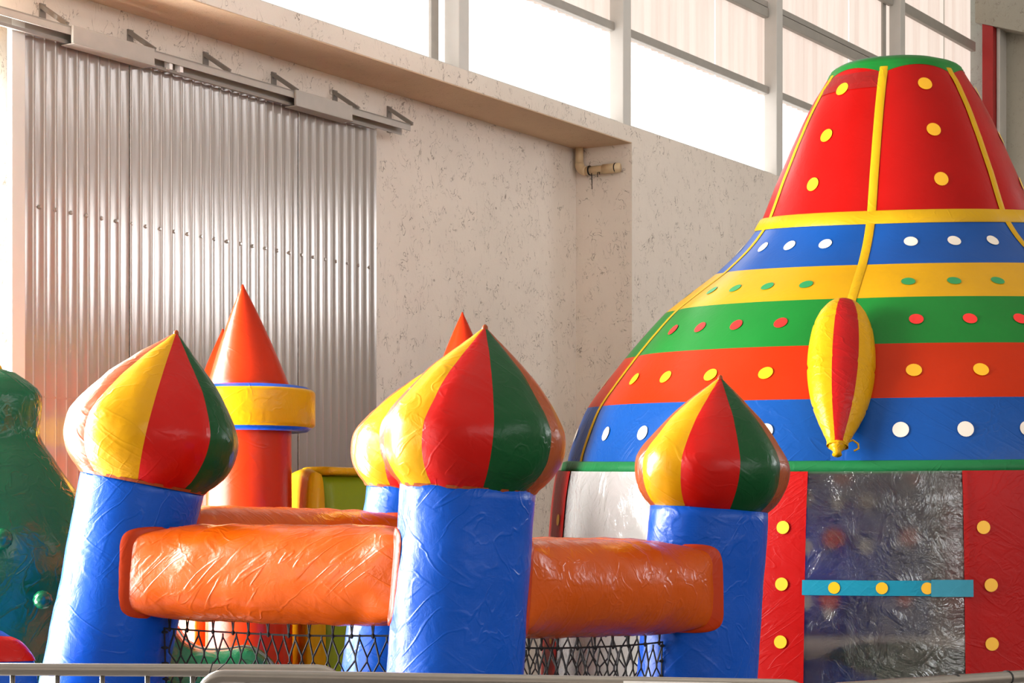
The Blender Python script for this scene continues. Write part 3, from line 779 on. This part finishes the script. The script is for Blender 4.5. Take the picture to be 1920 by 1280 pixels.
def net(Ta, Tb, zr_a, zr_b, seed=0, bot=0.45):
    rr = random.Random(seed)
    za, zb2 = EYE + zr_a - 0.208, EYE + zr_b - 0.208
    A, B = Ta.at(za), Tb.at(zb2); ax = (B - A).normalized(); A = A + ax * (RP + 0.012); B = B - ax * (RP + 0.012); L = (B - A).length
    m = MB()
    def pt(x, h): return A + (B - A) * (x / L) + Vector((0, 0, -h)) + Vector((ax.y, -ax.x, 0)) * 0.01 * math.sin(x * 9 + h * 7)
    def seg(p, q, r=0.0042): m.tube([p, q], r, 4, False)
    w, hh, vv = 0.064, 0.052, 0.016
    sag = lambda x: 0.034 + 0.012 * math.sin(math.pi * x / L)
    npt = int(L / 0.06)
    for i in range(npt): seg(pt(L * i / npt, sag(L * i / npt)), pt(L * (i + 1) / npt, sag(L * (i + 1) / npt)), 0.004)
    ntie = int(L / 0.11)
    for i in range(ntie + 1):
        x = L * (i + 0.3 * rr.random()) / (ntie + 0.4); h = sag(x)
        seg(pt(x - 0.006, -0.01), pt(x, h), 0.0035); seg(pt(x + 0.006, -0.01), pt(x, h), 0.0035)
        c = pt(x, h); m.tube([c - Vector((0, 0, 0.012)), c, c + Vector((0, 0, 0.01))], [0.004, 0.011, 0.004], 6)
    rows_n = int((za - bot) / (hh + vv)); cols = int(L / w) + 1
    nodes = {}
    for r in range(rows_n):
        for c in range(cols + 1):
            x = (c + 0.5 * (r % 2)) * w
            if 0 <= x <= L:
                jx, jh = rr.uniform(-0.009, 0.009), rr.uniform(-0.007, 0.007)
                h = sag(x) + r * (hh + vv) + (0.02 if r else 0) + jh
                nodes[r, c] = (pt(x + jx, h), pt(x + jx, h + vv))
    for (r, c), (p, q) in nodes.items():
        seg(p, q, 0.0042)
        for dc in ((0, -1) if r % 2 == 0 else (0, 1)):
            k = nodes.get((r + 1, c + dc))
            if k: seg(q, k[0])
    for x in (0.0, L): 
        for r in range(rows_n): seg(pt(x, 0.03 + r * 0.068), pt(x, 0.03 + (r + 1) * 0.068), 0.004)
        for r in range(0, rows_n, 1):
            c = pt(x, 0.05 + r * 0.068); m.tube([c - ax * 0.018, c, c + ax * 0.018], [0.004, 0.009, 0.004], 6)
    o = m.build('net', M_black, castle); o['kind'] = 'stuff'; o['label'] = 'black knotted rope net'
    return o
beam(T_mid, T_left, -0.143, -0.135); net(T_mid, T_left, -0.143, -0.135, 1)
beam(T_mid, T_right, -0.188, -0.215); net(T_mid, T_right, -0.188, -0.215, 2)
beam(T_left, T_back, -0.04, -0.06)
beam(T_right, T_back, -0.195, -0.185); net(T_right, T_back, -0.195, -0.185, 3)
# padded base under the net
m = MB(); q = [T.at(0.0) for T in (T_mid, T_right, T_back, T_left)]
m.hexa([Vector((p.x, p.y, 0.0)) for p in q] + [Vector((p.x, p.y, 0.42)) for p in q]); bevel(m.build('base', V_orange, castle), 0.08, 4)

# ------------------------------------------------------------------ the cone castle behind
cc = thing('cone_tower_castle', 'inflatable castle with orange cone roofs and a yellow ring, by the corrugated door', 'inflatable', Vector((-1.2, 12.8, 0)))
def lathe(name, mat, parent, c0, tab, seg=40, lean=Vector((0, 0, 0)), z0=None, z1=None):
    m = MB(); rows = []
    for z, r in tab:
        k = (z - tab[0][0]) / max(1e-6, tab[-1][0] - tab[0][0])
        rows.append([Vector((c0.x, c0.y, z)) + lean * k + Vector((math.cos(2 * math.pi * i / seg), math.sin(2 * math.pi * i / seg), 0)) * r for i in range(seg)])
    m.grid(rows, True)
    m.f.append(tuple(len(m.v) - seg + i for i in range(seg)))
    return m.build(name, mat, parent, True)
def cone_tower(px, d, tip, s=1.0, lean=-0.02, ring=True):
    c = P(px, HZ, d); ztip = EYE + (HZ - tip[1]) / F * d; tipx = (tip[0] - 960) / F * d
    zr1 = ztip - 0.585 * s; zr0 = zr1 - 0.235 * s
    lathe('tower', V_cone, cc, c, [(0.0, 0.245 * s), (0.6, 0.245 * s), (zr0 - 0.02, 0.238 * s), (zr0 + 0.1, 0.235 * s)])
    o = lathe('cone_roof', V_cone, cc, c, [(zr1 - 0.03, 0.20 * s), (zr1, 0.228 * s), (zr1 + 0.012, 0.231 * s)] + [(lerp(zr1 + 0.012, ztip, k / 20), 0.231 * s * (1 - k / 20) ** 0.94 + 0.006 * math.sin(math.pi * k / 20) + (0.004 if k == 20 else 0)) for k in range(1, 21)], lean=Vector((tipx - c.x, 0, 0)))
    if not ring: return
    # square-edged inflated ring: yellow side, blue top and bottom
    h = zr1 - zr0; Ro = 0.372 * s; e = 0.05 * s
    prof = [(zr0 + e * 0.45, Ro - e * 0.5)] 
    side = [(zr0 + e * (1 - math.cos(a)) * 0.6 + 0.004, Ro - e + e * math.sin(a)) for a in [R(x) for x in (40, 60, 75, 90)]] + [(zr1 - e * (1 - math.cos(a)) * 0.6 - 0.004, Ro - e + e * math.sin(a)) for a in [R(x) for x in (90, 75, 60, 40)]]
    rg = lathe('ring', V_yellow, cc, c, side, 48)
    lathe('ring_top', V_blue, rg, c, [(side[-1][0], side[-1][1]), (zr1 + 0.004, Ro - e * 0.9), (zr1 + 0.012, Ro - e * 1.8), (zr1 + 0.008, 0.21 * s)], 48)
    lathe('ring_underside', V_blue, rg, c, [(zr0 + 0.006, 0.22 * s), (zr0 - 0.012, Ro - e * 1.8), (zr0 - 0.008, Ro - e * 0.9), (side[0][0], side[0][1])], 48)
cone_tower(467, 12.0, (455, 533))
cone_tower(418, 13.45, (418, 616), 0.9)
cone_tower(868, 13.4, (867, 585), 0.9)
def slab(name, mat, pts, th, z1, puff=0.03, parent=cc, z0=0.0):
    """upright padded wall along a pair of ground points"""
    a, b2 = pts; ax = (b2 - a); L = ax.length; ax.normalize(); nn = Vector((ax.y, -ax.x, 0)); rows = []
    m = MB(); n = 24
    prof = []
    for i in range(n):
        q = 2 * math.pi * i / n; c, s = math.cos(q), math.sin(q); e = 0.45
        prof.append((math.copysign(abs(c) ** e, c) * th / 2, (math.copysign(abs(s) ** e, s) + 1) / 2))
    for k in range(13):
        v = k / 12; en = 1 - 0.12 * abs(2 * v - 1) ** 6
        rows.append([a + ax * (L * v) + nn * (h * en) + Vector((0, 0, z0 + w * (z1 - z0) * (0.985 + 0.015 * math.sin(math.pi * v)) )) for h, w in prof])
    m.grid(rows, True); b_ = len(m.v) - n
    m.f.append(tuple(range(n))); m.f.append(tuple(b_ + i for i in range(n)))
    return m.build(name, mat, parent, True)
zw = EYE + (HZ - 881) / F * 12.2
ya = P(552, HZ, 12.35); yb = P(592, HZ, 12.2); yc = P(800, HZ, 12.9); ya.z = yb.z = yc.z = 0
slab('padded_wall', V_lime, (yb, yc), 0.22, zw)
m = MB()
slab('wall_end_pad', V_yellow, (P(548, HZ, 12.5).xy.to_3d(), P(594, HZ, 12.05).xy.to_3d()), 0.12, zw + 0.012)
slab('wall_top_pad', V_yellow, (yb, yc), 0.26, zw + 0.02, z0=zw - 0.03)
slab('side_wall', V_orange, (P(345, HZ, 12.4).xy.to_3d(), P(392, HZ, 12.25).xy.to_3d()), 0.2, 1.25)
slab('side_wall', V_red, (P(400, HZ, 12.3).xy.to_3d(), P(408, HZ, 13.2).xy.to_3d()), 0.2, 1.3)

# ------------------------------------------------------------------ the green inflatable at the left
beast = thing('green_inflatable_figure', 'dark green glossy inflatable figure with round knobs at the left edge', 'inflatable', P(-20, HZ, 10.4).xy.to_3d())
def body(name, mat, tab, parent, ysc=0.8, seg=40, amp=0.012):
    """stack of (px centre, py, px radius, depth)"""
    m = MB(); rows = []; n = 60
    tb = sorted(tab, key=lambda q: q[1])
    cx = [(q[1], q[0]) for q in tb]; rx = [(q[1], q[2]) for q in tb]; dx = [(q[1], q[3]) for q in tb]
    for i in range(n + 1):
        y = lerp(tb[0][1], tb[-1][1], i / n); x, r, d = interp(cx, y), max(0.5, interp(rx, y)), interp(dx, y)
        c = P(x, y, d); rr = r * d / F; row = []
        for k in range(seg):
            a = 2 * math.pi * k / seg; v = Vector((math.cos(a), math.sin(a) * ysc, 0)); p = c + v * rr
            row.append(p + v * (amp * 1.6 * noise.noise(p * 3.1) + amp * 0.5 * noise.noise(Vector((p.x * 12, p.y * 12, p.z * 7)))))
        rows.append(row)
    m.grid(rows, True); m.f.append(tuple(range(seg))); b = len(m.v) - seg; m.f.append(tuple(b + k for k in range(seg)))
    return m.build(name, mat, parent, True)
body('body', V_beast, [(-30, 684, 4, 10.4), (-30, 690, 38, 10.4), (-32, 705, 72, 10.4), (-32, 735, 106, 10.4), (-34, 775, 110, 10.4), (-38, 815, 112, 10.4), (-40, 860, 140, 10.4), (-40, 930, 182, 10.4), (-40, 1010, 215, 10.4), (-40, 1100, 220, 10.4), (-45, 1190, 190, 10.4), (-60, 1290, 160, 10.4), (-60, 1560, 150, 10.4)], beast)
m = MB()
for (x, y, d, r) in ((4, 1010, 9.83, 0.05), (80, 1124, 9.9, 0.045), (-60, 900, 9.93, 0.05)):
    c = P(x, y, d); m = MB(); rows = []
    for i in range(9):
        a = R(-30 + 120 * i / 8); rows.append([c + Vector((r * math.cos(a) * math.cos(q) * (1 - 0.05 * (k % 2)), -r * 1.1 * math.sin(a), r * math.cos(a) * math.sin(q) * (1 - 0.05 * (k % 2)))) for k, q in enumerate([2 * math.pi * k / 24 for k in range(24)])])
    m.grid(rows, True); m.build('knob', V_beast, beast, True)
# yellow crest along its shoulder and low arm that shows to the right behind the blue post
m = MB(); m.tube([P(60, 745, 10.5), P(66, 775, 10.48), P(63, 805, 10.5), P(72, 835, 10.55)], [0.01, 0.03, 0.03, 0.01], 10); m.build('crest', V_yellow, beast, True)
m = MB(); m.tube([P(-4, 705, 10.4), P(-6, 690, 10.4), P(-10, 672, 10.4)], [0.03, 0.024, 0.008], 10); m.build('crest', V_yellow, beast, True)
lowy = thing('green_inflatable_ramp', 'low green glossy inflatable hump seen through the net beside the left post', 'inflatable', P(400, HZ, 11.2).xy.to_3d())
m = MB(); rows = []
rt = [(250, 1130), (310, 1150), (330, 1172), (345, 1195), (370, 1211), (400, 1215), (430, 1213), (455, 1209), (475, 1213), (495, 1226), (512, 1245), (540, 1290), (560, 1360)]
for i in range(49):
    x = lerp(rt[0][0], rt[-1][0], i / 48); y = interp(rt, x); c = P(x, y, 11.2); row = []
    for k in range(20):
        a = R(lerp(0, 180, k / 19)); e = 0.5
        dy = math.copysign(abs(math.cos(a)) ** e, math.cos(a)) * 0.28; hh = math.sin(a) ** e
        z = c.z * hh; p = Vector((c.x, 11.2 - dy, z)); p += Vector((0, -1, 0.5)) * 0.012 * noise.noise(p * 6)
        row.append(Vector((p.x, p.y, max(0, p.z))))
    rows.append(row)
m.grid(rows); m.f.append(tuple(range(20))); m.f.append(tuple(len(m.v) - 20 + k for k in range(20)))
m.build('hump', V_beast, lowy, True)
m = MB(); m.tube([P(x, interp(rt, x) + 2, 10.93) for x in range(318, 520, 8)], 0.006, 6); m.build('edge_seam', vinyl('seam_grey_green', (120, 150, 130), 0.4, 0.3), lowy, True)
# blue and red cushion low at the left edge
cu = thing('blue_cushion', 'blue inflatable cushion with a red stripe at the lower left corner', 'inflatable', P(-20, HZ, 8.85).xy.to_3d())
body('cushion', V_blue, [(-60, 1166, 10, 8.85), (-60, 1180, 60, 8.85), (-58, 1210, 104, 8.85), (-55, 1250, 122, 8.85), (-55, 1320, 122, 8.85), (-55, 1683, 118, 8.85)], cu, 0.4)
body('red_stripe', V_red, [(-60, 1184, 64, 8.85), (-58, 1200, 95, 8.85), (-56, 1220, 111, 8.85), (-55, 1238, 121, 8.85)], cu, 0.42)

# ------------------------------------------------------------------ crowd barriers in front
RT = 0.019
def barrier(label, pa, pb, bars=True, bend_a=True, bend_b=True, n=None, spacing=0.135, zf=0.16):
    a, b2 = Vector(pa), Vector(pb); ax = (b2 - a).normalized(); L = (b2 - a).length; z = a.z
    br = thing('crowd_barrier', label, 'barrier', Vector(((a.x + b2.x) / 2, (a.y + b2.y) / 2, 0)), group='steel crowd barriers along the bottom edge')
    R0 = 0.07
    path = []
    path += [a + Vector((0, 0, -(z - 0.12))), a + Vector((0, 0, -R0))]
    path += [a + ax * (R0 * (1 - math.cos(R(q)))) + Vector((0, 0, -R0 + R0 * math.sin(R(q)))) for q in (15, 30, 45, 60, 75)]
    path += [a + ax * R0] + [a + ax * lerp(R0, L - R0, k / 12) for k in range(1, 12)] + [b2 - ax * R0]
    path += [b2 - ax * (R0 * (1 - math.sin(R(q)))) + Vector((0, 0, -R0 + R0 * math.cos(R(q)))) for q in (15, 30, 45, 60, 75)]
    path += [b2 + Vector((0, 0, -R0)), b2 + Vector((0, 0, -(z - 0.12)))]
    m = MB(); m.tube(path, RT, 16); m.build('frame_tube', M_steel, br, True)
    m = MB(); m.tube([a + Vector((0, 0, -z + zf)), b2 + Vector((0, 0, -z + zf))], RT * 0.85, 12); m.build('bottom_rail', M_steel, br, True)
    if bars:
        k = spacing
        while k < L - 0.05:
            p = a + ax * k; m = MB(); m.tube([p + Vector((0, 0, -RT * 0.6)), p + Vector((0, 0, -z + zf))], 0.0075, 8); m.build('bar', M_steel, br, True); k += spacing
    for p in (a + ax * 0.25, b2 - ax * 0.25):
        nn = Vector((ax.y, -ax.x, 0)); g = Vector((p.x, p.y, 0)); m = MB()
        m.tube([g + nn * 0.3 + Vector((0, 0, 0.012)), g + nn * 0.1 + Vector((0, 0, 0.05)), g + Vector((0, 0, zf)), g - nn * 0.1 + Vector((0, 0, 0.05)), g - nn * 0.3 + Vector((0, 0, 0.012))], 0.012, 8); m.build('foot', M_steel, br, True)
    return br
def rail_pt(px, py):      # a point of a 1.1 m high rail seen at that pixel
    d = (EYE - 1.1) * F / (py - HZ); p = P(px, py, d); return p
a0, a1 = rail_pt(0, 1254.5), rail_pt(640, 1257.5)
axd = (a1 - a0).normalized()
barrier('steel crowd barrier with thin upright bars at lower left', a1 - axd * 2.2, a1, spacing=0.1353)
b0 = rail_pt(378, 1266.5); b1 = rail_pt(1070, 1279.0); axd = (b1 - b0).normalized(); b1e = b0 + axd * 1.72
B = barrier('steel crowd barrier with a white plate in the lower middle', b0, b1e)
c1 = rail_pt(1920, 1268.5); c0 = rail_pt(1640, 1288); axd = (c1 - c0).normalized()
Cb = barrier('shiny steel crowd barrier with black ties at lower right', c0 - axd * 0.22, c0 - axd * 0.22 + axd * 2.2)
def band(px, py, dirn, parent, r=RT * 1.12, w=0.006):
    c = rail_pt(px, py); m = MB(); m.tube([c - dirn * w, c + dirn * w], r, 16); m.build('cable_tie', M_black, parent, True)
band(1790, 1277.3, axd, Cb); band(1888, 1270.6, axd, Cb, w=0.004)
# white plate hung on the middle barrier
p0 = b0 + (b1 - b0).normalized() * ((rail_pt(1172, 1281) - b0).length); e = (b1 - b0).normalized(); nn = Vector((e.y, -e.x, 0))
if nn.y > 0: nn = -nn
pl = MB(); f0 = p0 + nn * 0.021
pl.hexa([f0 + Vector((0, 0, -0.22)), f0 + e * 0.29 + Vector((0, 0, -0.22)), f0 + e * 0.29 + nn * 0.004 + Vector((0, 0, -0.22)), f0 + nn * 0.004 + Vector((0, 0, -0.22)),
         f0 + Vector((0, 0, 0.008)), f0 + e * 0.29 + Vector((0, 0, 0.008)), f0 + e * 0.29 + nn * 0.004 + Vector((0, 0, 0.008)), f0 + nn * 0.004 + Vector((0, 0, 0.008))])
pl.build('plate', M_plate, B)
# string knotted round the barrier rails
kp = rail_pt(402, 1262)
st = MB(); st.tube([kp + Vector((0.0, -0.03, 0.035)), kp + Vector((-0.008, -0.045, 0.0)), kp + Vector((0.002, -0.05, -0.02)), kp + Vector((-0.004, -0.04, -0.05)), kp + Vector((0.02, -0.04, -0.06))], 0.0018, 6)
st.tube([kp + Vector((0.035, -0.03, 0.03)), kp + Vector((0.012, -0.045, 0.01)), kp + Vector((0.0, -0.05, -0.012)), kp + Vector((0.03, -0.045, -0.01))], 0.0014, 6)
o = st.build('string', M_black); o['label'] = 'thin black string knotted where two barriers meet'; o['category'] = 'string'
